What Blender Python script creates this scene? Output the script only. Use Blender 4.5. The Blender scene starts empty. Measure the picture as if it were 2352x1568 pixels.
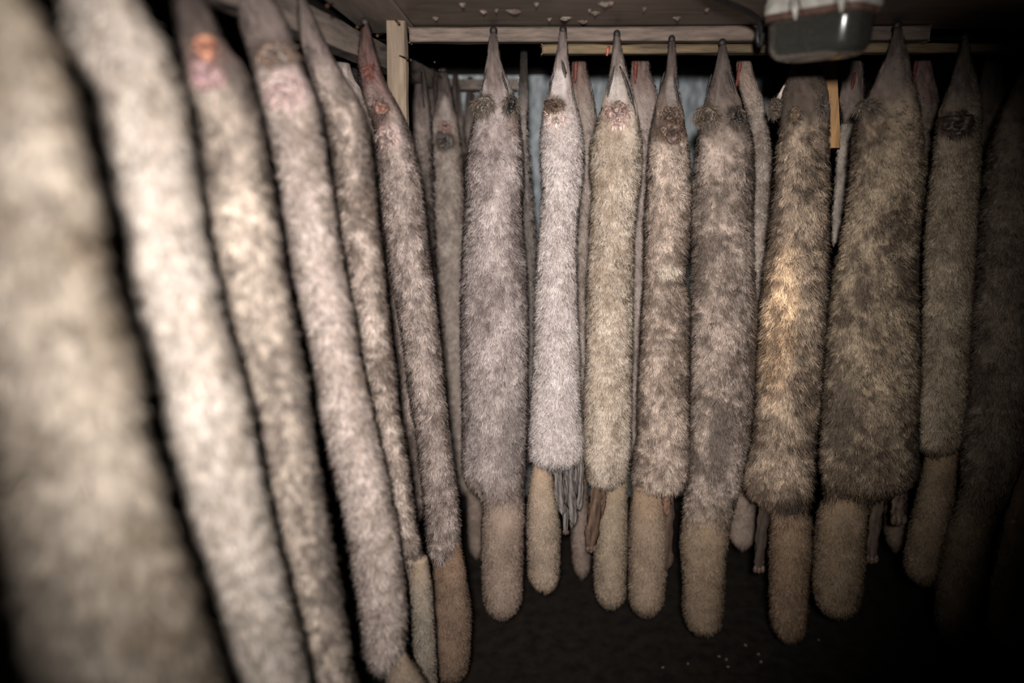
import bpy, bmesh, math
import numpy as np
from mathutils import Vector, Matrix

scene = bpy.context.scene
COL = scene.collection
rng = np.random.default_rng(11)

# ------------------------------------------------------------------ camera
CAM_Z = 1.60                       # eye height above the floor (m)
PITCH = math.radians(15.5)         # looking slightly down
F = 24.0 / 36.0 * 2352.0           # focal length in pixels of the 2352 x 1568 frame
cam_d = bpy.data.cameras.new('camera')
cam_d.lens = 24.0
cam_d.sensor_width = 36.0
cam_d.clip_start = 0.02
cam_d.dof.use_dof = True
cam_d.dof.focus_distance = 1.63
cam_d.dof.aperture_fstop = 1.0
cam = bpy.data.objects.new('camera', cam_d)
cam.location = (0, 0, CAM_Z)
cam.rotation_euler = (math.pi / 2 - PITCH, 0, 0)
COL.objects.link(cam)
scene.camera = cam

# ------------------------------------------------------------------ world, lights, exposure
world = bpy.data.worlds.new('world')
scene.world = world
world.use_nodes = True
world.node_tree.nodes['Background'].inputs[0].default_value = (0.75, 0.85, 1.0, 1)
world.node_tree.nodes['Background'].inputs[1].default_value = 0.012

def spot(name, loc, target, power, angle, blend, size, color, scale=(1, 1, 1)):
    l = bpy.data.lights.new(name, 'SPOT')
    l.energy = power; l.spot_size = math.radians(angle); l.spot_blend = blend
    l.shadow_soft_size = size; l.color = color
    o = bpy.data.objects.new(name, l)
    o.location = loc
    o.rotation_euler = (Vector(target) - Vector(loc)).to_track_quat('-Z', 'Y').to_euler()
    o.scale = scale
    COL.objects.link(o)
    return o
# the photographer's video lamp, just above and left of the lens
spot('camera_lamp', (-0.02, -0.16, CAM_Z + 0.13), (-0.035, 1.62, 1.23), 300, 74.5, 1.0, 0.03, (1.0, 0.945, 0.895))
# low warm daylight through the narrow gap of the door behind the photographer
spot('door_gap_light', (0.20, -1.30, 1.75), (0.630, 1.60, 1.20), 950, 9.0, 0.9, 0.015, (1.0, 0.78, 0.52), (0.22, 1.0, 1.0))

scene.view_settings.view_transform = 'Standard'
scene.view_settings.look = 'None'
scene.view_settings.gamma = 1.0
scene.view_settings.use_curve_mapping = False
scene.view_settings.exposure = 0.0
cy = scene.cycles
cy.max_bounces = 4; cy.diffuse_bounces = 3; cy.glossy_bounces = 2; cy.transmission_bounces = 4
cy.transparent_max_bounces = 4
cy.use_adaptive_sampling = True; cy.adaptive_threshold = 0.03
try:
    scene.cycles_curves.shape = 'RIBBONS'
    scene.cycles_curves.subdivisions = 1
except Exception:
    pass

# ------------------------------------------------------------------ helpers
def unproj(px, py, d):
    """world point of the photograph's pixel at horizontal distance d in front of the lens"""
    u = 784.0 - py
    fh = F * math.cos(PITCH) + u * math.sin(PITCH)
    z = u * math.cos(PITCH) - F * math.sin(PITCH)
    s = d / fh
    return ((px - 1176.0) * s, d, CAM_Z + z * s)

def tag(o, label=None, cat=None, group=None, kind=None):
    if label: o['label'] = label
    if cat: o['category'] = cat
    if group: o['group'] = group
    if kind: o['kind'] = kind
    return o

def empty(name, loc=(0, 0, 0)):
    o = bpy.data.objects.new(name, None)
    o.location = loc
    o.empty_display_size = 0.05
    COL.objects.link(o)
    return o

def link(name, data, parent=None, mat=None):
    o = bpy.data.objects.new(name, data)
    COL.objects.link(o)
    if mat: data.materials.append(mat)
    if parent is not None:
        o.parent = parent
        w = Vector((0, 0, 0)); p = parent
        while p is not None:
            w += p.location; p = p.parent
        o.location = -w            # geometry is given in world space; parents are never turned
    return o

def mesh(name, verts, faces, mat, parent=None, smooth=True, cols=None):
    me = bpy.data.meshes.new(name)
    me.from_pydata([tuple(map(float, v)) for v in verts], [], faces)
    me.update()
    if smooth: me.polygons.foreach_set('use_smooth', [True] * len(me.polygons))
    if cols is not None:
        a = me.attributes.new('tone', 'FLOAT_COLOR', 'POINT')
        c = np.ones((len(verts), 4), np.float32); c[:, :3] = cols
        a.data.foreach_set('color', c.ravel())
    return link(name, me, parent, mat)

def bm_obj(name, bm, mat, parent=None, smooth=False):
    bmesh.ops.recalc_face_normals(bm, faces=bm.faces)
    me = bpy.data.meshes.new(name)
    bm.to_mesh(me); bm.free()
    if smooth: me.polygons.foreach_set('use_smooth', [True] * len(me.polygons))
    return link(name, me, parent, mat)

def box_between(name, p, q, w, h, mat, parent=None, bevel=0.003, up=(0, 0, 1), rough=0.0):
    """a sawn bar from p to q, w wide and h tall"""
    p = Vector(p); q = Vector(q)
    ax = (q - p).normalized()
    side = ax.cross(Vector(up)).normalized()
    upv = side.cross(ax).normalized()
    L = (q - p).length
    bm = bmesh.new()
    bmesh.ops.create_cube(bm, size=1)
    if rough:
        n = max(2, int(L / 0.06))
        es = [e for e in bm.edges if abs((e.verts[0].co - e.verts[1].co).x) > 0.5]
        bmesh.ops.subdivide_edges(bm, edges=es, cuts=n, use_grid_fill=True)
    for v in bm.verts:
        c = v.co.copy()
        j = Vector((0, 0, 0))
        if rough: j = side * rng.normal(0, rough) + upv * rng.normal(0, rough)
        v.co = (p + q) / 2 + ax * c.x * L + side * c.y * w + upv * c.z * h + j
    if bevel:
        bmesh.ops.bevel(bm, geom=[e for e in bm.edges if len(e.link_faces) == 2 and e.calc_face_angle(0) > 0.8],
                        offset=bevel, segments=1, affect='EDGES')
    return bm_obj(name, bm, mat, parent)

def tube(name, pts, radii, mat, parent=None, seg=8, flat=1.0):
    """swept round tube through pts"""
    pts = [Vector(p) for p in pts]
    V, Fc = [], []
    ref = Vector((0, 1, 0.001))
    for i, p in enumerate(pts):
        t = (pts[min(i + 1, len(pts) - 1)] - pts[max(i - 1, 0)]).normalized()
        s = t.cross(ref)
        if s.length < 1e-4: s = t.cross(Vector((1, 0, 0)))
        s.normalize(); n = s.cross(t).normalized()
        for k in range(seg):
            a = 2 * math.pi * k / seg
            V.append(p + s * math.cos(a) * radii[i] + n * math.sin(a) * radii[i] * flat)
    for i in range(len(pts) - 1):
        for k in range(seg):
            a, b = i * seg + k, i * seg + (k + 1) % seg
            Fc.append((a, b, b + seg, a + seg))
    Fc.append(tuple(range(seg))[::-1])
    Fc.append(tuple(range((len(pts) - 1) * seg, len(pts) * seg)))
    return mesh(name, V, Fc, mat, parent)

def vnoise(P, scale, seed=0):
    """smooth value noise, P (n,3) in metres -> 0..1"""
    Q = P / scale + seed * 17.31
    i = np.floor(Q).astype(np.int64); f = Q - i
    f = f * f * (3 - 2 * f)
    def h(dx, dy, dz):
        n = (i[:, 0] + dx) * 374761393 + (i[:, 1] + dy) * 668265263 + (i[:, 2] + dz) * 2147483647 + seed * 9176
        n = (n ^ (n >> 13)) * 1274126177
        n = n ^ (n >> 16)
        return (n & 0xffff) / 65535.0
    x00 = h(0, 0, 0) * (1 - f[:, 0]) + h(1, 0, 0) * f[:, 0]
    x10 = h(0, 1, 0) * (1 - f[:, 0]) + h(1, 1, 0) * f[:, 0]
    x01 = h(0, 0, 1) * (1 - f[:, 0]) + h(1, 0, 1) * f[:, 0]
    x11 = h(0, 1, 1) * (1 - f[:, 0]) + h(1, 1, 1) * f[:, 0]
    y0 = x00 * (1 - f[:, 1]) + x10 * f[:, 1]
    y1 = x01 * (1 - f[:, 1]) + x11 * f[:, 1]
    return y0 * (1 - f[:, 2]) + y1 * f[:, 2]

# ------------------------------------------------------------------ materials
def new_mat(name):
    m = bpy.data.materials.new(name); m.use_nodes = True
    nt = m.node_tree
    return m, nt, nt.nodes['Principled BSDF']

def N(nt, t, **kw):
    n = nt.nodes.new(t)
    for k, v in kw.items():
        if k in n.inputs: n.inputs[k].default_value = v
        else: setattr(n, k, v)
    return n

def ramp(nt, fac, stops):
    r = nt.nodes.new('ShaderNodeValToRGB')
    while len(r.color_ramp.elements) < len(stops): r.color_ramp.elements.new(0.5)
    for e, (p, c) in zip(r.color_ramp.elements, stops):
        e.position = p; e.color = (*c, 1)
    nt.links.new(fac, r.inputs['Fac'])
    return r

def bump(nt, bsdf, height, strength, dist):
    b = N(nt, 'ShaderNodeBump', Strength=strength, Distance=dist)
    nt.links.new(height, b.inputs['Height']); nt.links.new(b.outputs[0], bsdf.inputs['Normal'])

def coords(nt, sc):
    tc = nt.nodes.new('ShaderNodeTexCoord'); mp = nt.nodes.new('ShaderNodeMapping')
    mp.inputs['Scale'].default_value = sc
    nt.links.new(tc.outputs['Object'], mp.inputs['Vector'])
    return mp.outputs[0]

def wood(name, c1, c2, sc, rough=0.8):
    m, nt, b = new_mat(name)
    v = coords(nt, sc)
    n = N(nt, 'ShaderNodeTexNoise', Scale=1.0, Detail=8.0, Roughness=0.65)
    nt.links.new(v, n.inputs['Vector'])
    n2 = N(nt, 'ShaderNodeTexNoise', Scale=0.23, Detail=3.0)
    nt.links.new(v, n2.inputs['Vector'])
    mx = N(nt, 'ShaderNodeMath', operation='MULTIPLY_ADD')
    nt.links.new(n2.outputs['Fac'], mx.inputs[0]); mx.inputs[1].default_value = 0.6
    nt.links.new(n.outputs['Fac'], mx.inputs[2])
    r = ramp(nt, mx.outputs[0], [(0.55, c1), (1.0, c2)])
    nt.links.new(r.outputs[0], b.inputs['Base Color'])
    b.inputs['Roughness'].default_value = rough
    bump(nt, b, n.outputs['Fac'], 0.5, 0.002)
    return m

def noisy(name, c1, c2, scale, rough=0.8, bumpd=0.002, stretch=(1, 1, 1), spec=0.3):
    m, nt, b = new_mat(name)
    v = coords(nt, stretch)
    n = N(nt, 'ShaderNodeTexNoise', Scale=scale, Detail=7.0, Roughness=0.6)
    nt.links.new(v, n.inputs['Vector'])
    r = ramp(nt, n.outputs['Fac'], [(0.35, c1), (0.68, c2)])
    nt.links.new(r.outputs[0], b.inputs['Base Color'])
    b.inputs['Roughness'].default_value = rough
    b.inputs['Specular IOR Level'].default_value = spec
    if bumpd: bump(nt, b, n.outputs['Fac'], 0.6, bumpd)
    return m

def tone_mat(name, rough, spec, noise_scale=None):
    m, nt, b = new_mat(name)
    a = N(nt, 'ShaderNodeAttribute', attribute_name='tone')
    nt.links.new(a.outputs['Color'], b.inputs['Base Color'])
    b.inputs['Roughness'].default_value = rough
    b.inputs['Specular IOR Level'].default_value = spec
    if noise_scale:
        n = N(nt, 'ShaderNodeTexNoise', Scale=noise_scale, Detail=5.0)
        nt.links.new(coords(nt, (1, 1, 0.3)), n.inputs['Vector'])
        bump(nt, b, n.outputs['Fac'], 0.6, 0.002)
    return m

M = {}
M['fur'] = tone_mat('fur_strands', 0.7, 0.15)
M['fringe'] = tone_mat('fringe_strands', 0.7, 0.15)
_nt = M['fur'].node_tree            # dense fur shades by the lie of the pelt, not by single hairs
_a = N(_nt, 'ShaderNodeAttribute', attribute_name='lie')
_nm = N(_nt, 'ShaderNodeVectorMath', operation='NORMALIZE')
_nt.links.new(_a.outputs['Vector'], _nm.inputs[0])
_nt.links.new(_nm.outputs[0], _nt.nodes['Principled BSDF'].inputs['Normal'])
M['hide'] = tone_mat('hide_underfur', 0.9, 0.1, 300)
M['skin'] = tone_mat('dried_skin', 0.5, 0.45, 160)
M['nose'] = noisy('nose_leather', (0.006, 0.005, 0.005), (0.02, 0.016, 0.015), 200, 0.5)
M['rail'] = wood('rail_wood', (0.02, 0.014, 0.011), (0.135, 0.098, 0.078), (14, 90, 90))
M['rail_low'] = wood('rail_low_wood', (0.03, 0.02, 0.011), (0.16, 0.11, 0.055), (9, 90, 90))
M['beam'] = wood('beam_wood', (0.04, 0.032, 0.027), (0.21, 0.165, 0.14), (60, 4, 60))
M['post'] = wood('post_wood', (0.03, 0.021, 0.014), (0.165, 0.12, 0.082), (80, 80, 5))
M['post_orange'] = wood('post_orange_wood', (0.16, 0.08, 0.03), (0.42, 0.24, 0.10), (80, 80, 5))
M['plank'] = wood('plank_wood', (0.07, 0.055, 0.045), (0.24, 0.185, 0.15), (40, 4, 40))
M['rust'] = noisy('rust', (0.02, 0.009, 0.005), (0.075, 0.032, 0.014), 250, 0.8)
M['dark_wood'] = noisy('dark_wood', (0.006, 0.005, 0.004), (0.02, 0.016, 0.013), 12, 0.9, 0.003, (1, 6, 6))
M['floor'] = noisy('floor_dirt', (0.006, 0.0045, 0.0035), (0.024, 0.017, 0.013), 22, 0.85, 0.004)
M['frost'] = noisy('frosted_insulation', (0.16, 0.18, 0.195), (0.42, 0.46, 0.49), 40, 0.9, 0.006, (1, 1, 0.35))
M['cable'] = noisy('cable_rubber', (0.006, 0.006, 0.006), (0.014, 0.013, 0.012), 80, 0.5, 0)
M['chip'] = noisy('wood_chip', (0.25, 0.20, 0.15), (0.5, 0.43, 0.34), 90, 0.8)
M['enamel'] = noisy('lamp_enamel', (0.17, 0.165, 0.15), (0.34, 0.33, 0.30), 35, 0.45, 0.0006)
M['gasket'] = noisy('lamp_gasket', (0.035, 0.018, 0.013), (0.09, 0.05, 0.038), 60, 0.7, 0.0008)

def ceiling_material():
    m, nt, b = new_mat('ceiling_board')
    v = coords(nt, (1, 1, 1))
    n = N(nt, 'ShaderNodeTexNoise', Scale=9.0, Detail=8.0, Roughness=0.65)
    nt.links.new(coords(nt, (1, 5, 1)), n.inputs['Vector'])
    r = ramp(nt, n.outputs['Fac'], [(0.3, (0.065, 0.05, 0.04)), (0.75, (0.20, 0.155, 0.127))])
    nt.links.new(r.outputs[0], b.inputs['Base Color'])
    b.inputs['Roughness'].default_value = 0.42
    n2 = N(nt, 'ShaderNodeTexNoise', Scale=26.0, Detail=9.0, Roughness=0.7)
    nt.links.new(v, n2.inputs['Vector'])
    bump(nt, b, n2.outputs['Fac'], 0.45, 0.006)
    return m
M['ceiling'] = ceiling_material()

def lens_material():
    m, nt, b = new_mat('dusty_lens')
    w = N(nt, 'ShaderNodeTexNoise', Scale=30.0, Detail=6.0)
    r = ramp(nt, w.outputs['Fac'], [(0.3, (0.015, 0.015, 0.013)), (0.75, (0.042, 0.041, 0.036))])
    nt.links.new(r.outputs[0], b.inputs['Base Color'])
    b.inputs['Roughness'].default_value = 0.22
    b.inputs['Transmission Weight'].default_value = 0.25
    return m
M['lens'] = lens_material()

# ------------------------------------------------------------------ the room
def box(name, lo, hi, mat, label=None, parent=None):
    lo = Vector(lo); hi = Vector(hi)
    bm = bmesh.new(); bmesh.ops.create_cube(bm, size=1)
    for v in bm.verts:
        v.co = Vector([(lo[k] + hi[k]) / 2 + v.co[k] * (hi[k] - lo[k]) for k in range(3)])
    o = bm_obj(name, bm, mat, parent)
    if parent is None: tag(o, label, kind='structure')
    return o

CEIL = CAM_Z + 0.267
X0, X1, Y0, Y1 = -0.95, 1.95, -1.6, 2.85
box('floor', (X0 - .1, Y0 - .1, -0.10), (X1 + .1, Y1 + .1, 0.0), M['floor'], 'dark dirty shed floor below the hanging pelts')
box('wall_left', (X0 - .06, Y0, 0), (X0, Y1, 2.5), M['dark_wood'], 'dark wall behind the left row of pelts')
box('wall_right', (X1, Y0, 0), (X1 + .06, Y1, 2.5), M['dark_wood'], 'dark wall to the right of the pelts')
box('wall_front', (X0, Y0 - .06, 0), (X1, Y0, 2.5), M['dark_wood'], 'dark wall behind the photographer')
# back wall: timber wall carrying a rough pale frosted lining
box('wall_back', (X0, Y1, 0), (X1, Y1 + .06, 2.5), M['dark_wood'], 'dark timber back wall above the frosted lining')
nx, nz = 150, 110
xs = np.linspace(-0.75, 1.0, nx); zs = np.linspace(0.1, CAM_Z + 0.285, nz)
G = np.array([(x, Y1 - 0.02, z) for z in zs for x in xs])
nn = vnoise(G * [1, 1, .45], 0.022, 3) * 0.018 + vnoise(G, 0.10, 4) * 0.03
G[:, 1] -= nn
lin = mesh('wall_lining', G, [(i * nx + j, i * nx + j + 1, (i + 1) * nx + j + 1, (i + 1) * nx + j)
                              for i in range(nz - 1) for j in range(nx - 1)], M['frost'])
tag(lin, 'pale blue-grey frosted fluffy lining on the back wall behind pelts', kind='structure')
lin.name = 'trim_1'

# ceilings: low board ceiling over the aisle, planks on its left, dark loft above the rear rails
ce = empty('ceiling', (0, 0, CEIL))
tag(ce, 'low dark brown board ceiling above the aisle', kind='structure')
box('ceiling_board', (-0.215, Y0, CEIL), (0.74, 1.665, CEIL + .02), M['ceiling'], parent=ce)
box('ceiling_board', (0.744, Y0, CEIL), (X1, 1.665, CEIL + .02), M['ceiling'], parent=ce)
box('ceiling_plank', (-0.335, Y0, CEIL - .004), (-0.219, 1.70, CEIL + .02), M['plank'], parent=ce)
box('ceiling_plank', (-0.60, Y0, CEIL + .012), (-0.339, 2.2, CEIL + .034), M['dark_wood'], parent=ce)
box('ceiling_plank', (X0, Y0, CEIL + .012), (-0.604, 2.2, CEIL + .034), M['dark_wood'], parent=ce)
for o in ce.children: o.location = (0, 0, -CEIL)
def glint(px, py, w, h, seed):  # tilted slivers added in place of glints off the board's bumps
    r = np.random.default_rng(seed)
    u = 784 - py
    fh = F * math.cos(PITCH) + u * math.sin(PITCH); z = u * math.cos(PITCH) - F * math.sin(PITCH)
    d = (CEIL - CAM_Z) * fh / z; x = (px - 1176) * d / fh
    sc = d / fh; n = 14; V = [(x, d, CEIL - .006)]
    for k in range(n):
        a = 2 * math.pi * k / n; q = r.uniform(.55, 1.2)
        V.append((x + math.cos(a) * w * sc * q * .5, d + math.sin(a) * h * sc * 1.9 * q, CEIL - .0005 - max(0, math.sin(a)) * .006 * r.uniform(.2, 1)))
    Fc = [(0, 1 + k, 1 + (k + 1) % n) for k in range(n)]
    V2 = [(a, b, c + .0012) for a, b, c in V]; m = n + 1
    Fc += [(f[0] + m, f[2] + m, f[1] + m) for f in Fc] + [(1 + k, 1 + k + m, 1 + (k + 1) % n + m, 1 + (k + 1) % n) for k in range(n)]
    mesh('ceiling_glint', V + V2, Fc, M['glint'], ce, False)
M['glint'] = noisy('pale_glint', (0.07, 0.055, 0.045), (0.19, 0.15, 0.125), 200, 0.3, 0.001)
for i, (px, py, w, h) in enumerate(((1062, 9, 14, 4), (1140, 22, 10, 4), (1180, 25, 34, 8), (1110, 25, 16, 3), (1355, 22, 8, 3), (1368, 28, 20, 5), (1390, 8, 30, 6), (1404, 5, 12, 4), (1340, 48, 26, 5),
                                    (1556, 40, 18, 5), (1262, 42, 10, 3), (1000, 40, 16, 3), (1232, 8, 12, 3), (1480, 18, 8, 3), (1624, 20, 10, 3), (1300, 40, 30, 3))):
    glint(px, py, w, h, i)
lo = box('ceiling_loft', (X0, Y0, 2.42), (X1, Y1, 2.46), M['dark_wood'], 'dark loft boards above the rear rails')
lo.name = 'trim_2'

# ------------------------------------------------------------------ rails, beams, posts
def U(px, h, d):    # x for a pixel column at height h (relative to the lens) and distance d
    fh_unit = math.cos(PITCH) * d - math.sin(PITCH) * h
    return (px - 1176) / F * fh_unit
H = lambda h: CAM_Z + h
r1 = box_between('hanging_rail', (-0.225, 1.638, H(.2475)), (0.912, 1.632, H(.2505)), 0.030, 0.029, M['rail'], rough=0.0007)
tag(r1, 'weathered grey-brown wooden rail right under the ceiling board', 'rail')
r2 = box_between('hanging_rail', (0.068, 1.676, H(.2235)), (1.70, 1.665, H(.2265)), 0.030, 0.019, M['rail_low'], rough=0.0006)
tag(r2, 'thin yellowish wooden batten below the weathered grey rail', 'rail')
r3 = box_between('hanging_rail', (-0.60, 1.905, H(.292)), (1.80, 1.905, H(.292)), 0.03, 0.03, M['dark_wood'])
tag(r3, 'dark rear rail half hidden behind the front rails', 'rail')
lb = box_between('left_beam', (-0.505, 0.15, H(.226)), (-0.232, 2.74, H(.226)), 0.036, 0.054, M['beam'], rough=0.0007)
lb.name = 'hanging_beam'
tag(lb, 'long grey wooden beam running back along the left row', 'beam')
lb2 = box_between('hanging_beam', (-0.590, 0.15, H(.275)), (-0.350, 2.6, H(.275)), 0.036, 0.04, M['dark_wood'])
tag(lb2, 'dark second beam further left behind the left row', 'beam')
r4 = box_between('hanging_rail', (-0.33, 2.64, H(.235)), (0.02, 2.64, H(.235)), 0.03, 0.035, M['beam'])
tag(r4, 'short pale cross rail at the far end of the left row', 'rail')
pz = unproj(912, 36, 1.555)
po = box_between('wooden_post', (unproj(916, 330, 1.555)[0], 1.555, unproj(916, 330, 1.555)[2]), (pz[0], 1.555, pz[2]), 0.036, 0.022, M['post'], up=(0, 1, 0), rough=0.0006)
tag(po, 'short pale wooden peg board standing beside the left beam', 'post')
qa, qb = unproj(1908, 340, 1.755), unproj(1898, 90, 1.755)
po2 = box_between('wooden_post', qa, qb, 0.036, 0.022, M['post_orange'], up=(0, 1, 0), rough=0.0006)
tag(po2, 'orange-brown wooden post behind the rail under the ceiling lamp', 'post')
po3 = box_between('wooden_post', (-0.42, 1.9, 0.0), (-0.42, 1.9, H(.25)), 0.04, 0.04, M['dark_wood'], up=(0, 1, 0))
tag(po3, 'dark upright post carrying the left beams behind the pelts', 'post')

def nail(px, py, d, dx, parent):
    p = Vector(unproj(px, py, d)); q = Vector(unproj(px + dx, py + 6, d - 0.035))
    t = tube('nail', [p, p.lerp(q, .9), p.lerp(q, .92), q], [.0015, .0015, .0030, .0026], M['rust'], parent, 8)
for px, py, d, dx in ((765, 8, 1.30, -14), (836, 57, 1.46, -16), (882, 76, 1.50, -16), (955, 132, 1.72, -12), (985, 137, 1.85, 14), (1000, 155, 1.95, 10)):
    nail(px, py, d, dx, lb)
nail(918, 128, 1.545, 18, po); nail(908, 47, 1.545, 8, po)
tuft = [unproj(1399, 108, 1.655), unproj(1395, 114, 1.65), unproj(1396, 122, 1.65), unproj(1393, 128, 1.65)]
tg = tube('red_thread', tuft, [.003, .004, .002, .003], noisy('red_shred', (0.25, 0.05, 0.03), (0.4, 0.12, 0.08), 90))
tag(tg, 'small red shred stuck to the yellowish batten', 'shred')

# ------------------------------------------------------------------ the bulkhead lamp (switched off) and its cable
def bulkhead():
    K = .70
    c = Vector((0.512, 1.235, 0)); ang = math.atan2(-0.165, 0.125)
    root = empty('bulkhead_lamp', (c.x, c.y, H(.267)))
    tag(root, 'unlit oblong bulkhead lamp with ribbed glass on the ceiling', 'lamp')
    R = Matrix.Rotation(ang, 3, 'Z')
    def ring(hx, hy, r, z, n=10, rib=0.0):
        hx, hy, r = hx * K, hy * K, r * K
        pts = []
        for k, (sx, sy) in enumerate(((1, 1), (-1, 1), (-1, -1), (1, -1))):
            for j in range(n + 1):
                a = math.pi / 2 * (k + j / n)
                pts.append((sx * (hx - r) + r * math.cos(a), sy * (hy - r) + r * math.sin(a)))
        out = []
        # resample evenly so that the ribs are regular
        P = np.array(pts + [pts[0]]); L = np.r_[0, np.cumsum(np.linalg.norm(np.diff(P, axis=0), axis=1))]
        s = np.linspace(0, L[-1], 241)[:-1]
        X = np.interp(s, L, P[:, 0]); Y = np.interp(s, L, P[:, 1])
        for i in range(240):
            f = 1 + (rib if i % 2 else 0)
            v = R @ Vector((X[i] * f, Y[i] * f, 0))
            out.append((c.x + v.x, c.y + v.y, H(z)))
        return out
    def loft(name, rings, mat):
        V = [p for r in rings for p in r]; n = 240; Fc = []
        for i in range(len(rings) - 1):
            for k in range(n):
                Fc.append((i * n + k, i * n + (k + 1) % n, (i + 1) * n + (k + 1) % n, (i + 1) * n + k))
        Fc.append(tuple(range(n))[::-1]); Fc.append(tuple(range((len(rings) - 1) * n, len(rings) * n)))
        return mesh(name, V, Fc, mat, root)
    loft('lamp_base', [ring(.118, .068, .040, .268), ring(.121, .071, .040, .262), ring(.121, .071, .040, .243),
                       ring(.124, .074, .042, .241), ring(.124, .074, .042, .226), ring(.122, .072, .040, .223)], M['enamel'])
    loft('gasket', [ring(.120, .070, .040, .2235), ring(.121, .071, .040, .221), ring(.121, .071, .040, .214), ring(.119, .069, .04, .2125)], M['gasket'])
    loft('glass_lens', [ring(.113, .063, .040, .213), ring(.112, .062, .040, .205, rib=.010), ring(.110, .060, .040, .170, rib=.010),
                        ring(.105, .056, .04, .160, rib=.006), ring(.094, .047, .036, .153), ring(.075, .032, .024, .150)], M['lens'])
    # bracket clip and rusty wire on the long side
    for t in (-0.02, 0.09):
        p = R @ Vector((t * K, -.078 * K, 0)); q = R @ Vector((t * K, -.072 * K, 0))
        tube('clip', [(c.x + p.x, c.y + p.y, H(.243)), (c.x + p.x, c.y + p.y, H(.222)), (c.x + q.x, c.y + q.y, H(.208))],
             [.0045, .005, .0025], M['enamel'], root, 10)
        w = [R @ Vector((t * K + a, -.080 * K + b, 0)) for a, b in ((-.012, .006), (-.008, -.003), (0, -.004), (.008, -.003), (.011, .006))]
        tube('clip_wire', [(c.x + v.x, c.y + v.y, H(z)) for v, z in zip(w, (.216, .236, .249, .236, .214))], [.0012] * 5, M['rust'], root, 6)
    return root
bulkhead()
cpts = [unproj(1560, -70, 1.12), unproj(1640, -6, 1.30), unproj(1690, 14, 1.36), unproj(1725, 30, 1.40), unproj(1745, 48, 1.42), unproj(1752, 78, 1.43), unproj(1746, 108, 1.44), unproj(1738, 84, 1.44), unproj(1746, 56, 1.43), unproj(1775, 52, 1.39)]
# smooth the cable
P = np.array(cpts); tt = np.linspace(0, len(P) - 1, 50)
Pc = np.stack([np.interp(tt, range(len(P)), P[:, k]) for k in range(3)], 1)
for _ in range(3): Pc[1:-1] = (Pc[:-2] + Pc[1:-1] * 2 + Pc[2:]) / 4
tag(tube('lamp_cable', Pc, [.0058] * 50, M['cable'], seg=8), 'black cable running over the ceiling into the bulkhead lamp', 'cable')

# ------------------------------------------------------------------ fox pelts
DOWN = np.array([0, 0, -1.0])

def sleeve(rows, d, ratio, nring=120, round_top=0.0, round_end=0.02, bulge=None):
    """rows (y, xl, xr) in pixels at distance d, or ('w', height, x, halfwidth) -> smooth arrays"""
    z, x, a, dd = [], [], [], []
    for r in rows:
        if r[0] == 'w':
            z.append(CAM_Z + r[1]); x.append(r[2]); a.append(r[3])
        else:
            p = unproj(r[1], r[0], d); q = unproj(r[2], r[0], d)
            z.append(p[2]); x.append((p[0] + q[0]) / 2); a.append((q[0] - p[0]) / 2)
    z = np.array(z); x = np.array(x); a = np.array(a)
    o = np.argsort(-z); z, x, a = z[o], x[o], a[o]
    zz = np.linspace(z[0], z[-1], nring)
    xx = np.interp(-zz, -z, x); aa = np.interp(-zz, -z, a)
    for _ in range(4):
        xx[1:-1] = (xx[:-2] + 2 * xx[1:-1] + xx[2:]) / 4
        aa[1:-1] = (aa[:-2] + 2 * aa[1:-1] + aa[2:]) / 4
    if round_end:
        u = np.clip((zz - zz[-1]) / round_end, 0, 1)
        aa = aa * np.sqrt(np.clip(1 - (1 - u) ** 2, 0.02, 1))
    return dict(z=zz, x=xx, a=aa, d=d, ratio=ratio)

def inset(S, furlen):
    """skin lies inside the outline that the fur makes"""
    a = np.maximum(S['a'] - 0.88 * furlen, 0.40 * S['a'])
    T = dict(S); T['a'] = a
    T['b'] = np.minimum(np.maximum(a * S['ratio'], 0.006), S.get('bmax', 0.062))
    T['b'] = np.minimum(T['b'], np.maximum(a * 1.3, 0.006))
    return T

def surf(S, t, th):
    """t 0..1 down the sleeve, th angle; returns point, normal"""
    n = len(S['z']); ti = np.clip(t, 0, 1) * (n - 1); idx = np.arange(n)
    z = np.interp(ti, idx, S['z']); x = np.interp(ti, idx, S['x'])
    a = np.interp(ti, idx, S['a']); b = np.interp(ti, idx, S['b'])
    da = np.gradient(S['a'], S['z']); dz = np.clip(np.interp(ti, idx, da), -1.2, 1.2)
    c, s = np.cos(th), np.sin(th)
    P = np.stack([x + a * c, S['d'] + b * s, z], 1)
    Nn = np.stack([c / a, s / b, np.zeros_like(c)], 1)
    Nn /= np.linalg.norm(Nn, axis=1, keepdims=True)
    Nn[:, 2] = -dz
    Nn /= np.linalg.norm(Nn, axis=1, keepdims=True)
    return P, Nn

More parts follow.
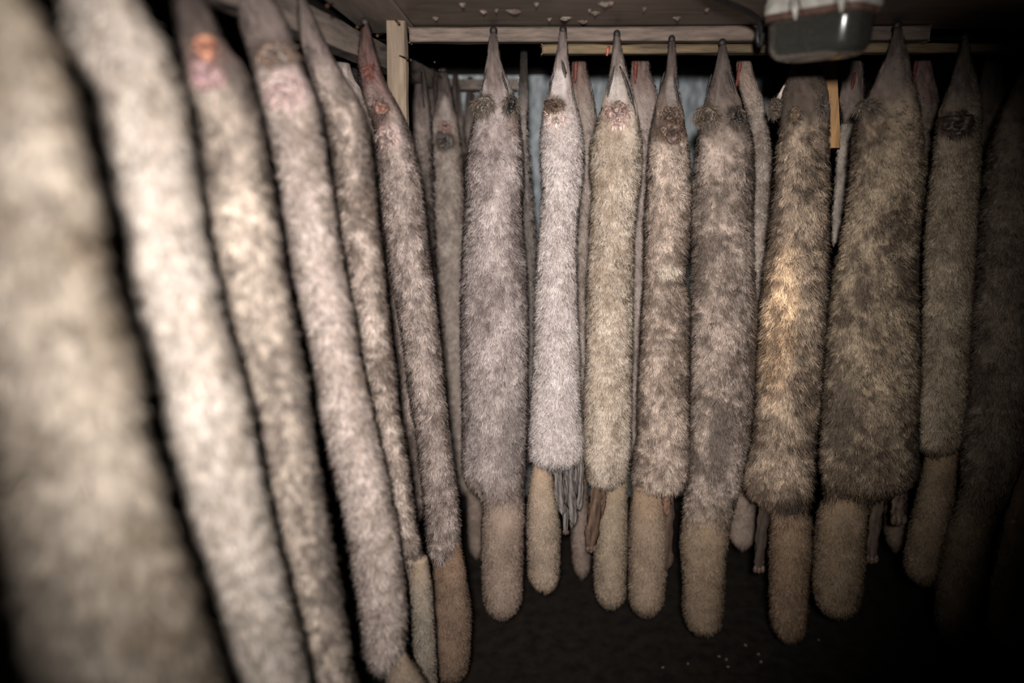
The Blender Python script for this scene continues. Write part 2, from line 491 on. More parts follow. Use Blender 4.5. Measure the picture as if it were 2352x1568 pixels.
def sleeve_mesh(name, S, mat, parent, tone, seg=36, lumps=0.003, seed=0, hl=0.0):
    n = len(S['z']); th = np.linspace(0, 2 * np.pi, seg, endpoint=False)
    T = np.repeat(np.linspace(0, 1, n), seg); TH = np.tile(th, n)
    P, Nn = surf(S, T, TH)
    P = P + Nn * ((vnoise(P, 0.035, seed) - 0.5) * 2 * lumps)[:, None] * np.clip(np.repeat(S['a'], seg) / 0.04, 0, 1)[:, None]
    if hl:      # stretched skin of the head: long creases
        g = np.clip(1 - (T - hl * .75) / (hl * .35), 0, 1) * np.clip(np.repeat(S['a'], seg) / 0.03, .15, 1)
        cr = vnoise(P * [1, 1, .14], 0.007, seed + 5)
        P = P + Nn * (g * (-np.clip(np.abs(cr - .5) * -6 + 1, 0, 1) * 0.005 + (vnoise(P * [1, 1, .3], 0.014, seed + 6) - .5) * .006))[:, None]
    Fc = [(i * seg + k, i * seg + (k + 1) % seg, (i + 1) * seg + (k + 1) % seg, (i + 1) * seg + k)
          for i in range(n - 1) for k in range(seg)]
    Fc.append(tuple(range(seg))[::-1]); Fc.append(tuple(range((n - 1) * seg, n * seg)))
    return mesh(name, P, Fc, mat, parent, True, tone(P, T, TH, 0.6))

def fur(S, lenf, tone, count, parent, out=0.8, down=0.6, mess=0.34, thick=0.00042, seed=0, clump=6, salt=0.3, short=None):
    """combed fur in clumps; count strands"""
    r = np.random.default_rng(seed + 500)
    nc = max(50, count // clump)
    # sample along the sleeve by girth
    n = len(S['z']); w = (S['a'] + S['b']) + 1e-4
    cdf = np.cumsum(w); cdf /= cdf[-1]
    T = np.interp(r.random(nc * 2), np.r_[0, cdf], np.linspace(0, 1, n + 1))
    TH = r.random(nc * 2) * 2 * np.pi
    keep = ((np.sin(TH) < 0.25) | (r.random(nc * 2) < 0.25))
    T, TH = T[keep][:nc], TH[keep][:nc]; nc = len(T)
    P, Nn = surf(S, T, TH)
    L = lenf(T)
    if short is not None: L = L * short(P, TH)
    j = np.stack([vnoise(P, 0.016, seed + k) - 0.5 for k in (1, 2, 3)], 1) * 2.0 * mess * 1.2
    j += r.normal(0, mess * 0.6, (nc, 3))
    D = Nn * out + DOWN * down + j
    D /= np.linalg.norm(D, axis=1, keepdims=True)
    tip = P + D * (L * r.uniform(0.8, 1.15, nc))[:, None]
    # strands
    m = clump; tot = nc * m
    ci = np.repeat(np.arange(nc), m)
    height = S['z'][0] - S['z'][-1]
    rad = np.clip(L * 0.18, 0.0012, 0.004)[ci]
    av = np.interp(T, np.linspace(0, 1, n), np.sqrt(S['a'] * S['b']))[ci]
    Ts = T[ci] + r.normal(0, 1, tot) * rad / height
    THs = TH[ci] + r.normal(0, 1, tot) * rad / np.maximum(av, 0.006)
    ok = (Ts > 0.0) & (Ts < 1.0)
    ci, Ts, THs = ci[ok], Ts[ok], THs[ok]; tot = len(ci)
    R0, N0 = surf(S, Ts, THs)
    Ls = L[ci]
    k = 0.42
    TIP = tip[ci] + (R0 - P[ci]) * (1 - k) + r.normal(0, 1, (tot, 3)) * (Ls * 0.10)[:, None]
    # shorten a share of the strands, let a few guard hairs stand out
    f = r.uniform(0.62, 1.0, tot); guard = r.random(tot) < 0.10
    f[guard] = r.uniform(1.05, 1.30, guard.sum())
    V = (TIP - R0) * f[:, None]
    s = np.array([0, 0.34, 0.68, 1.0])
    pts = R0[:, None, :] + V[:, None, :] * s[None, :, None] + (N0 * (Ls * 0.16)[:, None])[:, None, :] * (4 * s * (1 - s))[None, :, None]
    radp = thick * np.array([1.0, 0.95, 0.75, 0.25])[None, :] * r.uniform(0.7, 1.25, tot)[:, None]
    radp *= np.clip(Ls / 0.016, 0.5, 1.15)[:, None]
    radp[guard] *= 0.8
    cc = tone(P, T, TH, 1.0) * np.exp(r.normal(0, .13, nc))[:, None]
    cc *= np.where(r.random(nc) < .22, 1 - salt, 1.0)[:, None]
    c = cc[ci] * r.uniform(0.82, 1.14, tot)[:, None]
    c *= np.where(guard, 0.45, 1.0)[:, None]
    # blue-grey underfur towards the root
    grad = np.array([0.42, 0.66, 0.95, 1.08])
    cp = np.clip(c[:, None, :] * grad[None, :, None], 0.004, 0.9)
    hc = bpy.data.hair_curves.new('fur')
    hc.add_curves([4] * tot)
    hc.position_data.foreach_set('vector', pts.astype(np.float32).ravel())
    a = hc.attributes.get('radius') or hc.attributes.new('radius', 'FLOAT', 'POINT')
    a.data.foreach_set('value', radp.astype(np.float32).ravel())
    a = hc.attributes.new('lie', 'FLOAT_VECTOR', 'POINT')
    a.data.foreach_set('vector', np.repeat(N0 + r.normal(0, .22, (tot, 3)), 4, 0).astype(np.float32).ravel())
    a = hc.attributes.new('tone', 'FLOAT_COLOR', 'POINT')
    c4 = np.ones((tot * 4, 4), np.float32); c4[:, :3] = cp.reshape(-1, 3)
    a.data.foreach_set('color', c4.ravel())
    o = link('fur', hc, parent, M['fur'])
    o['kind'] = 'stuff'
    return tot

PS = {}
def on_surf(o, x, z, lift=0.0):
    """front point of a pelt at world x, z"""
    S = PS[o.name]; zz = S['z'][::-1]
    f = lambda k: np.interp(z, zz, S[k][::-1])
    a, b, xc = f('a'), f('b'), f('x')
    c = np.clip((x - xc) / a, -1.08, 1.08)
    return S['d'] - b * math.sqrt(max(0.0, 1 - c * c)) + (max(0, abs(c) - 1) * .1) - lift

def pixw(px, py, d):
    p = unproj(px, py, d); return p[0], p[2]

def crumple(name, px, py, d, rx, ry, c1, c2, parent, seed=0, lift=0.006, folds=5, thick=0.0025, hole=0.0, hairs=130, hcol=None, hlen=.012):
    """a puckered flap of dried skin lying on the pelt, with a fringe of hair"""
    r = np.random.default_rng(seed); nr, ns = 10, 36
    d = PS[parent.name]['d'] - .04; rx *= .85; ry *= .85
    cx, cz = pixw(px, py, d); s = unproj(px + 1, py, d)[0] - cx
    V, tone = [], []
    ph = r.random(6) * 6.28
    q = np.repeat((np.arange(nr) + .3) / nr, ns); a = np.tile(np.arange(ns) * 2 * np.pi / ns, nr)
    e = 1 + 0.18 * np.sin(2 * a + ph[0]) + 0.12 * np.sin(3 * a + ph[1]) + .07 * np.sin(7 * a + ph[4])
    X = cx + np.cos(a) * q * e * rx * s; Z = cz + np.sin(a) * q * e * ry * s
    W = np.stack([X, np.zeros_like(X), Z], 1)
    n1 = vnoise(W, rx * s * .28, seed); n2 = vnoise(W, rx * s * .11, seed + 1)
    h = lift * ((n1 - .25) * 1.7 + (n2 - .5) * .8 + .25 * np.sin(folds * a + ph[2]) * q) * np.clip((1.02 - q) * 5, 0.2, 1)
    h -= lift * 1.2 * np.exp(-(q / .22) ** 2)
    Y = np.array([on_surf(parent, x, z, .0035) for x, z in zip(X, Z)])
    front = np.stack([X, Y - h, Z], 1); back = front + [0, thick, 0]
    m = np.clip((n1 * .8 + n2 * .6 - .35) * 1.5, 0, 1)[:, None] * np.clip((q - hole) * 2.2, 0.1, 1)[:, None]
    t = (np.array(c1)[None] * (1 - m) + np.array(c2)[None] * m) * .55 * (.5 + n2)[:, None]
    Fc = []; o = nr * ns
    for i in range(nr - 1):
        for k in range(ns):
            A, B = i * ns + k, i * ns + (k + 1) % ns
            Fc.append((A, B, B + ns, A + ns)); Fc.append((A + o, A + o + ns, B + o + ns, B + o))
    E = (nr - 1) * ns
    for k in range(ns):
        B = (k + 1) % ns
        Fc.append((E + k, E + B, E + B + o, E + k + o))
    Fc.append(tuple(range(ns))[::-1]); Fc.append(tuple(range(o, o + ns)))
    ob = mesh(name, np.r_[front, back], Fc, M['skin'], parent, True, np.r_[t, t])
    if hairs:
        aa = r.random(hairs) * 6.28; qq = np.sqrt(r.uniform(.35, 1.25, hairs))
        hx = cx + np.cos(aa) * qq * rx * s; hz = cz + np.sin(aa) * qq * ry * s
        R0 = np.array([(x, on_surf(parent, x, z, .002), z) for x, z in zip(hx, hz)])
        D = np.stack([np.cos(aa) * .35, -.55 + 0 * aa, np.sin(aa) * .3 - .45], 1) + r.normal(0, .35, (hairs, 3))
        D *= (hlen * r.uniform(.6, 1.3, hairs) / np.linalg.norm(D, axis=1))[:, None]
        ss = np.array([0, .35, .7, 1.0])
        pts = R0[:, None] + D[:, None] * ss[None, :, None] + np.array([0, 0, -1.])[None, None] * (hlen * .25 * ss ** 2)[None, :, None]
        hc = bpy.data.hair_curves.new('fringe'); hc.add_curves([4] * hairs)
        hc.position_data.foreach_set('vector', pts.astype(np.float32).ravel())
        at = hc.attributes.get('radius') or hc.attributes.new('radius', 'FLOAT', 'POINT')
        at.data.foreach_set('value', (np.array([.0005, .00045, .00035, .0001])[None] * np.ones((hairs, 1))).astype(np.float32).ravel())
        at = hc.attributes.new('tone', 'FLOAT_COLOR', 'POINT')
        hcl = np.array(hcol if hcol is not None else np.array(c1) * .5 + np.array(c2) * .5)
        c4 = np.ones((hairs * 4, 4), np.float32); c4[:, :3] = np.repeat(hcl[None] * np.exp(r.normal(0, .5, (hairs, 1))), 4, 0)
        at.data.foreach_set('color', c4.ravel())
        link('fringe', hc, ob, M['fringe'])['kind'] = 'stuff'
    return ob

def mouth(o, pts, w=.0022, name='mouth_slit', mat=None):
    d = PS[o.name]['d'] - .025
    P = []
    for x, y in pts:
        X, Z = pixw(x, y, d); P.append((X, on_surf(o, X, Z, -.0006), Z))
    Q = np.array(P); t = np.linspace(0, len(P) - 1, 14)
    Q = np.stack([np.interp(t, range(len(P)), Q[:, k]) for k in range(3)], 1)
    for _ in range(2): Q[1:-1] = (Q[:-2] + 2 * Q[1:-1] + Q[2:]) / 4
    tube(name, Q, [w * (0.35 + math.sin(math.pi * (i + .5) / 14)) for i in range(14)], mat or M['nose'], o, 6, 0.7)

def strip(name, pts, width, d, c1, c2, parent, seed=0, paw=True, flat=0.35, wav=1.0, furry=0):
    """a dangling strip of leg skin: flattened, wrinkled tube with an optional paw"""
    r = np.random.default_rng(seed + 90)
    W = np.array([unproj(x, y, d) for x, y in pts]); n = 22
    tt = np.linspace(0, len(W) - 1, n)
    C = np.stack([np.interp(tt, range(len(W)), W[:, k]) for k in range(3)], 1)
    for _ in range(2): C[1:-1] = (C[:-2] + 2 * C[1:-1] + C[2:]) / 4
    px = unproj(1, 784, d)[0] - unproj(0, 784, d)[0]
    w = np.interp(tt, range(len(width)), np.array(width)) * px / 2 if hasattr(width, '__len__') else np.full(n, width * px / 2)
    seg = 14; V, tone = [], []
    for i in range(n):
        end = math.sqrt(max(0.06, 1 - (max(0, i - n + 4) / 3.2) ** 2))
        for k in range(seg):
            a = 2 * math.pi * k / seg
            wr = 1 + wav * (0.16 * math.sin(5 * a + i * 0.5 + seed) + 0.13 * math.sin(i * 1.1 + 2 * a + seed * 2) + r.normal(0, 0.07))
            V.append((C[i, 0] + math.cos(a) * w[i] * end * wr, C[i, 1] + math.sin(a) * (w[i] * flat + .002) * wr, C[i, 2]))
            m = 0.5 + 0.5 * math.sin(5 * a + i * 0.35 + seed) + r.normal(0, .12)
            tone.append(np.array(c1) * (1 - m) + np.array(c2) * m)
    Fc = [(i * seg + k, i * seg + (k + 1) % seg, (i + 1) * seg + (k + 1) % seg, (i + 1) * seg + k) for i in range(n - 1) for k in range(seg)]
    Fc.append(tuple(range(seg))[::-1]); Fc.append(tuple(range((n - 1) * seg, n * seg)))
    o = mesh(name, V, Fc, M['skin'], parent, True, np.clip(np.array(tone), .003, .9))
    if paw:
        e = C[-1]; pw = w[-1]
        bm = bmesh.new()
        for dx in (-.7, 0, .7):
            mat = Matrix.Translation(Vector((e[0] + dx * pw, e[1] - .003, e[2] + .002 - abs(dx) * -.003))) @ Matrix.Diagonal((pw * .5, pw * .5, pw * .85, 1))
            bmesh.ops.create_uvsphere(bm, u_segments=8, v_segments=6, radius=1, matrix=mat)
        me_o = bm_obj('paw', bm, M['paw'], o, True)
    return o
M['paw'] = noisy('paw_pad', (0.035, 0.022, 0.017), (0.13, 0.085, 0.065), 160, 0.6)

def ear(px, py, d, w, h, lean, c1, c2, parent, seed=0):
    """folded ear: cupped dark opening with a hairy rim"""
    if lean < 0:     # ear folded shut: a brown hairy flap
        return crumple('ear', px - 3, py, d, w * .55, h * .34, (.05, .04, .03), (.17, .13, .10), parent, seed=int(px) % 97, lift=.010, folds=3, hairs=260, hcol=(.09, .07, .055), hlen=.016)
    return crumple('ear', px, py, d, w * .40, h * .36, (.010, .008, .007), c2, parent, seed=int(px) % 97, lift=.007, folds=3, hole=.5, hairs=170, hcol=c2, hlen=.016)

STAT = [0]
def pelt(label, group, d, rows, tail=None, light=(.5, .45, .4), dark=(.16, .13, .11), head=(.20, .165, .15),
         mott=0.5, ratio=0.62, furlen=0.0155, neck=0.20, seed=1, dens=1.0, nose=None, thick=0.00034, patches=(),
         flank=0.25, spine=0.0, tailcol=None, tail_d=0.0, mess=0.20, tail_tip=0.055, flow=False, blot=0.03, down=0.6, out=.8):
    S0 = sleeve(rows, d, ratio, round_end=0.035)
    top = (S0['x'][0], d, S0['z'][0])
    root = empty('fox_pelt', top)
    tag(root, label, 'fox pelt', group)
    warm = np.array([1.03, .975, .97])
    light = np.array(light) * warm; dark = np.array(dark) * warm; head = np.array(head) * warm
    hl = neck / (S0['z'][0] - S0['z'][-1])          # share of the sleeve that is head
    L = lambda t: furlen * np.clip((t - hl * 0.62) / (hl * 0.75), 0.14, 1.0)
    S = inset(S0, L(np.linspace(0, 1, len(S0['z']))))
    tcol = (np.array(tailcol) if tailcol is not None else light * .78) * [.93, .845, .80]
    pw = []
    for q in patches:
        cx, cz = pixw(q[0], q[1], d - .04); sx = unproj(q[0] + 1, q[1], d - .04)[0] - cx
        pw.append((cx, cz, q[2] * sx, q[3] * sx, np.array(q[4]), q[5], len(q) > 6))
    def pmask(P, TH, q):
        e = ((P[:, 0] - q[0]) / q[2]) ** 2 + ((P[:, 2] - q[1]) / q[3]) ** 2
        e = e + (vnoise(P, 0.012, seed + 19) - .5) * 1.1
        return np.clip(1.6 - e * 1.1, 0, 1) * (np.sin(TH) < 0.1) * q[5]
    def short(P, TH):
        f = np.ones(len(P))
        for q in pw:
            if not q[6]: f *= 1 - .6 * pmask(P, TH, q)
        return f
    def tone(P, T, TH, k):
        n1 = vnoise(P * [1, 1, .6], blot, seed); n2 = vnoise(P, blot * 3.2, seed + 7); n3 = vnoise(P, 0.009, seed + 13)
        m = np.clip((n1 * .40 + n2 * .22 + n3 * .55 - .30) * 1.9 * mott * 1.6, 0, 1)
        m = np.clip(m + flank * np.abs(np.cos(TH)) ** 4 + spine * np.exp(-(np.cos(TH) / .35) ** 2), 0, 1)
        c = light[None] * (1 - m)[:, None] + dark[None] * m[:, None]
        hm = np.clip(1 - (T - hl * .55) / (hl * .40), 0, 1)[:, None]
        streak = 0.65 + 0.8 * vnoise(P * [3, 3, .7], 0.012, seed + 3)[:, None]
        hc = head[None] * .68 * streak ** 1.4 * (0.45 + 0.75 * np.clip(T / (hl * .6), 0, 1))[:, None]
        c = c * (1 - hm) + hc * hm
        if flow:
            g = np.clip((T - .84) / .12, 0, 1)[:, None]
            c = c * (1 - g) + tcol[None] * (.72 + .35 * n3)[:, None] * g
        for q in pw:
            g = pmask(P, TH, q)[:, None]
            c = c * (1 - g) + q[4][None] * (0.7 + 0.6 * n3)[:, None] * g
        return c * k
    PS[root.name] = S
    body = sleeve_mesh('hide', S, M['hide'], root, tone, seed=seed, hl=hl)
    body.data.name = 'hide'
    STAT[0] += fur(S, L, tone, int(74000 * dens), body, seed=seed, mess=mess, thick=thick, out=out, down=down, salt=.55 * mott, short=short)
    # nose leather at the very tip
    if nose is not False:
        a0 = max(S['a'][1], .006) * 1.15
        bm = bmesh.new()
        bmesh.ops.create_uvsphere(bm, u_segments=12, v_segments=8, radius=1, matrix=Matrix.Translation(Vector((top[0], d, top[2] - .002))) @ Matrix.Diagonal((a0, max(a0 * .8, .007), .009, 1)))
        bm_obj('nose', bm, M['nose'], root, True)
    if tail:
        td = d + tail_d
        tail = [list(q) for q in tail]
        for i, kk in ((-2, .97), (-1, .80)):
            if tail[i][0] == 'w': tail[i][3] = tail[i - 1][3] * kk
            else:
                w0 = tail[i - 1][2] - tail[i - 1][1]; c0 = (tail[i][1] + tail[i][2]) / 2
                tail[i][1], tail[i][2] = c0 - w0 * kk / 2, c0 + w0 * kk / 2
        T0 = sleeve(tail, td, 0.85, nring=60, round_end=tail_tip)
        T0['bmax'] = 0.05
        if flow: T0['a'] = T0['a'] * np.clip(.45 + np.linspace(0, 1, 60) * 2.0, 0, 1)
        tl = furlen * 0.68
        LT = lambda t: tl * np.clip(0.45 + t * 1.2, 0, 1.0)
        TS = inset(T0, LT(np.linspace(0, 1, 60)))
        tc = tcol
        def ttone(P, T, TH, k):
            n1 = vnoise(P, 0.02, seed + 31); n2 = vnoise(P, 0.07, seed + 33)
            m = np.clip((n1 * .5 + n2 * .5 - .35) * 1.4, 0, 1)
            c = tc[None] * (1 - m * .55)[:, None]
            w = np.clip(1 - T / .25, 0, 1)[:, None]       # slightly rustier at the tail root
            c = c * (1 - w * .5) + (tc * [1.02, .84, .66])[None] * w * .5
            return c * k
        to = sleeve_mesh('tail', TS, M['hide'], root, ttone, seg=20, seed=seed + 2)
        to.data.name = 'tail'
        STAT[0] += fur(TS, LT, ttone, int(24000 * dens), to, out=.8, down=.7, mess=.26, seed=seed + 60, thick=thick * .9, salt=.2)
    return root

G_FRONT = 'fox pelts on the front rail'
G_LEFT = 'fox pelts on the left beam'
G_REAR = 'fox pelts on the rear rail'
PINK = (.42, .24, .20); FLESH = (.48, .17, .08); DKBR = (.035, .022, .017); GREYSK = (.22, .18, .17)
BRSK = (.13, .075, .05); ORSK = (.42, .21, .12)

# ---- front rail, from left to right
o = pelt('broad silvery-mauve fox pelt with two dark ears, beside the white pelt', G_FRONT, 1.61,
     [(68, 1126, 1141), (80, 1122, 1144), (105, 1119, 1148), (150, 1115, 1153), (175, 1108, 1164), (205, 1101, 1180), (240, 1093, 1192), (275, 1085, 1198), (320, 1072, 1204), (400, 1064, 1207), (455, 1068, 1203), (520, 1060, 1204), (600, 1056, 1212), (700, 1053, 1216), (800, 1054, 1216), (900, 1057, 1216), (1000, 1057, 1213), (1070, 1057, 1211), (1100, 1060, 1210), (1118, 1080, 1210), (1145, 1108, 1209), (1225, 1102, 1207)],
     [(1090, 1118, 1205), (1150, 1108, 1207), (1220, 1101, 1206), (1300, 1103, 1204), (1360, 1112, 1196), (1419, 1135, 1172)],
     light=(.56, .50, .475), dark=(.17, .137, .13), mott=.55, tailcol=(.44, .36, .30), flow=True, seed=3, spine=.0, flank=.3, patches=[(1104, 196, 13, 26, (.42, .37, .35), .8, 1), (1166, 206, 11, 28, (.42, .37, .35), .75, 1), (1168, 990, 24, 95, (.20, .165, .155), .6, 1), (1108, 240, 28, 28, (.075, .062, .048), .9), (1176, 242, 24, 28, (.02, .017, .015), .98), (1182, 285, 20, 22, (.22, .15, .13), .6)])
mouth(o, [(1120, 150), (1112, 185), (1104, 215)]); mouth(o, [(1150, 160), (1160, 190), (1168, 215)])
for px, s in ((1111, -1), (1174, 1)):
    ear(px, 238, 1.575, 46, 72, s * 5, (.012, .010, .009), (.085, .066, .052), o, 3)
strip('leg_skin', [(1083, 1098), (1084, 1110), (1088, 1122)], 18, 1.60, DKBR, GREYSK, o, 4, paw=True)

o = pelt('narrow bright white fox pelt with ragged grey leg skin at its hem', G_FRONT, 1.60,
     [(66, 1285, 1302), (85, 1282, 1304), (130, 1276, 1307), (170, 1266, 1311), (210, 1256, 1318), (250, 1246, 1330), (290, 1238, 1340), (340, 1238, 1346), (400, 1239, 1343), (460, 1240, 1334), (520, 1236, 1328), (600, 1229, 1328), (700, 1226, 1330), (800, 1223, 1335), (900, 1217, 1336), (950, 1214, 1338), (1000, 1212, 1348), (1045, 1212, 1343), (1075, 1214, 1322)],
     [(1060, 1222, 1268), (1100, 1214, 1274), (1150, 1209, 1282), (1210, 1206, 1290), (1260, 1208, 1290), (1310, 1216, 1280), (1360, 1240, 1266)],
     light=(.70, .645, .625), dark=(.40, .35, .32), head=(.34, .29, .27), mott=.45, seed=5, flank=.1, tailcol=(.52, .44, .35), patches=[(1286, 190, 17, 36, (.52, .46, .44), .9, 1), (1272, 240, 30, 20, (.10, .065, .05), .9), (1282, 278, 30, 16, (.62, .48, .45), .5)])
mouth(o, [(1292, 135), (1297, 160), (1302, 185)], .003); mouth(o, [(1274, 165), (1266, 195), (1262, 222)]); mouth(o, [(1300, 160), (1310, 190), (1316, 220)])
crumple('throat_skin', 1272, 240, 1.555, 24, 17, DKBR, (.15, .095, .065), o, 1)
crumple('throat_skin', 1278, 272, 1.553, 24, 17, (.30, .2, .17), (.62, .52, .48), o, 2, folds=7)
for i, (x0, x1, b, w) in enumerate(((1281, 1292, 1180, 22), (1297, 1299, 1224, 16), (1308, 1318, 1204, 22), (1322, 1312, 1214, 12), (1334, 1330, 1170, 14))):
    strip('leg_skin', [(x0, 1040), (x0, 1090), ((x0 + x1) / 2, 1150), (x1, b)], [w, w, w * 1.1, w * .9], 1.59 + .014 * (i % 2), (.022, .018, .016), (.185, .16, .15), o, 10 + i, paw=(i == 1))

o = pelt('cream fox pelt with a smooth rounded hem, right of the white pelt', G_FRONT, 1.60,
     [(76, 1409, 1425), (95, 1407, 1427), (130, 1404, 1434), (170, 1398, 1445), (210, 1390, 1455), (250, 1380, 1464), (290, 1363, 1473), (330, 1351, 1479), (400, 1350, 1478), (440, 1358, 1470), (490, 1350, 1464), (550, 1350, 1461), (620, 1345, 1459), (700, 1343, 1458), (800, 1343, 1456), (900, 1338, 1454), (1000, 1337, 1454), (1060, 1339, 1450), (1100, 1344, 1438), (1124, 1356, 1420)],
     [(1070, 1400, 1444), (1110, 1390, 1444), (1180, 1372, 1444), (1250, 1362, 1444), (1310, 1360, 1441), (1360, 1370, 1436), (1397, 1388, 1414)],
     light=(.70, .615, .51), dark=(.32, .26, .195), head=(.30, .26, .23), mott=.55, seed=8, flank=.15, tailcol=(.44, .375, .29), tail_d=.012, patches=[(1420, 212, 20, 38, (.50, .44, .40), .9, 1), (1419, 258, 26, 26, (.40, .28, .24), .7)])
mouth(o, [(1414, 148), (1408, 175), (1401, 205), (1396, 228)]); mouth(o, [(1426, 150), (1440, 185), (1452, 225), (1462, 262)], .003)
crumple('throat_skin', 1419, 252, 1.553, 31, 22, DKBR, (.50, .33, .28), o, 4, folds=6)
crumple('throat_skin', 1424, 277, 1.553, 20, 14, (.32, .19, .17), (.58, .45, .40), o, 41, folds=7)
strip('leg_skin', [(1372, 1110), (1368, 1160), (1360, 1215), (1357, 1262)], [26, 30, 34, 24], 1.585, DKBR, (.12, .075, .05), o, 21)
strip('leg_skin', [(1385, 1112), (1386, 1150), (1380, 1190)], [12, 14, 10], 1.59, DKBR, BRSK, o, 22, paw=False)

o = pelt('mottled brown and cream fox pelt with a pinched crease halfway down', G_FRONT, 1.605,
     [(88, 1535, 1551), (105, 1533, 1554), (150, 1530, 1556), (190, 1522, 1559), (230, 1506, 1565), (270, 1496, 1574), (310, 1488, 1582), (350, 1484, 1588), (400, 1483, 1590), (500, 1477, 1590), (580, 1475, 1586), (625, 1476, 1580), (645, 1477, 1577), (680, 1472, 1587), (800, 1466, 1587), (900, 1462, 1585), (1000, 1461, 1587), (1050, 1450, 1587), (1100, 1446, 1583), (1135, 1448, 1572)],
     [(1110, 1452, 1530), (1160, 1446, 1532), (1220, 1441, 1536), (1300, 1441, 1534), (1360, 1446, 1524), (1415, 1465, 1502)],
     light=(.72, .60, .50), dark=(.18, .14, .112), head=(.15, .12, .105), mott=.72, seed=13, flank=.35, tailcol=(.42, .34, .26), patches=[(1548, 215, 11, 34, (.27, .23, .21), .8, 1), (1543, 622, 26, 16, (.80, .68, .56), .7, 1), (1545, 652, 34, 9, (.12, .09, .07), .8, 1), (1547, 300, 42, 34, (.075, .05, .04), .95), (1500, 255, 14, 60, (.06, .045, .04), .7)])  # crease shade and its lit fold above are painted in as patches
mouth(o, [(1534, 160), (1526, 190), (1518, 225)]); mouth(o, [(1550, 170), (1558, 210), (1562, 245)])
crumple('throat_skin', 1545, 262, 1.592, 26, 20, DKBR, (.12, .072, .048), o, 6)
crumple('throat_skin', 1548, 305, 1.585, 34, 26, (.05, .032, .024), (.20, .13, .10), o, 7)
strip('leg_skin', [(1536, 1120), (1536, 1170), (1532, 1230), (1530, 1305)], [26, 26, 30, 36], 1.59, DKBR, (.085, .055, .042), o, 25, paw=False)
strip('leg_skin', [(1528, 1128), (1530, 1150), (1532, 1182)], [20, 22, 14], 1.575, (.09, .05, .036), (.18, .10, .066), o, 26, paw=False)

o = pelt('wide grey-brown fox pelt with dark ears, left of the ceiling lamp', G_FRONT, 1.605,
     [(96, 1652, 1667), (112, 1649, 1671), (150, 1642, 1680), (185, 1634, 1688), (220, 1622, 1697), (255, 1610, 1710), (295, 1601, 1727), (350, 1594, 1737), (420, 1587, 1736), (500, 1584, 1733), (600, 1586, 1736), (700, 1584, 1739), (800, 1584, 1737), (900, 1582, 1736), (1000, 1579, 1724), (1060, 1576, 1714), (1110, 1570, 1704), (1160, 1566, 1690), (1200, 1562, 1679), (1280, 1561, 1671)],
     [(1140, 1572, 1690), (1200, 1560, 1675), (1260, 1560, 1671), (1330, 1566, 1668), (1400, 1574, 1654), (1459, 1600, 1635)],
     light=(.62, .52, .445), dark=(.16, .128, .105), head=(.17, .14, .125), mott=.75, flow=True, seed=17, flank=.25, tailcol=(.40, .32, .235), patches=[(1655, 1020, 24, 95, (.14, .112, .095), .75, 1), (1630, 265, 28, 34, (.06, .048, .038), .9), (1699, 270, 26, 30, (.02, .017, .015), .98), (1705, 305, 24, 22, (.07, .055, .045), .7)])
mouth(o, [(1645, 165), (1638, 190), (1630, 218)]); mouth(o, [(1676, 165), (1684, 190), (1692, 215)])
for px, s in ((1632, -1), (1697, 1)):
    ear(px, 264, 1.612, 44, 74, s * 6, (.012, .010, .009), (.075, .058, .047), o, 3)

o = pelt('sunlit tan-brown fox pelt hanging right below the ceiling lamp', G_FRONT, 1.60,
     [(92, 1842, 1858), (120, 1832, 1872), (160, 1812, 1890), (200, 1800, 1900), (250, 1790, 1906), (300, 1785, 1907), (400, 1775, 1909), (500, 1767, 1906), (600, 1754, 1906), (700, 1742, 1902), (800, 1737, 1896), (900, 1732, 1890), (1000, 1726, 1877), (1050, 1711, 1873), (1100, 1701, 1872), (1130, 1704, 1870), (1148, 1735, 1869), (1165, 1768, 1868), (1240, 1766, 1867)],
     [(1140, 1782, 1866), (1200, 1768, 1869), (1260, 1764, 1867), (1330, 1766, 1860), (1400, 1772, 1850), (1472, 1796, 1832)],
     light=(.68, .545, .405), dark=(.14, .108, .082), head=(.15, .12, .10), patches=[(1815, 1150, 34, 20, (.07, .055, .045), .8, 1), (1830, 250, 60, 34, (.07, .055, .045), .7)], mott=.72, flow=True, seed=19, flank=.25, tailcol=(.33, .245, .17), furlen=.022)
crumple('throat_skin', 1830, 262, 1.575, 13, 20, (.30, .19, .10), (.10, .065, .045), o, 9, hcol=(.05, .04, .03))
for px, s in ((1800, -1), (1893, 1)):
    ear(px, 240, 1.60, 24, 60, s * 5, (.012, .010, .009), (.10, .08, .07), o, 3)
strip('leg_skin', [(1758, 1140), (1755, 1180), (1748, 1240), (1742, 1308)], [28, 28, 28, 26], 1.60, DKBR, (.06, .045, .036), o, 31)
strip('foreleg_skin', [(1812, 186), (1795, 215), (1772, 258)], [10, 12, 9], 1.66, (.38, .30, .27), (.5, .42, .38), o, 33, paw=False)

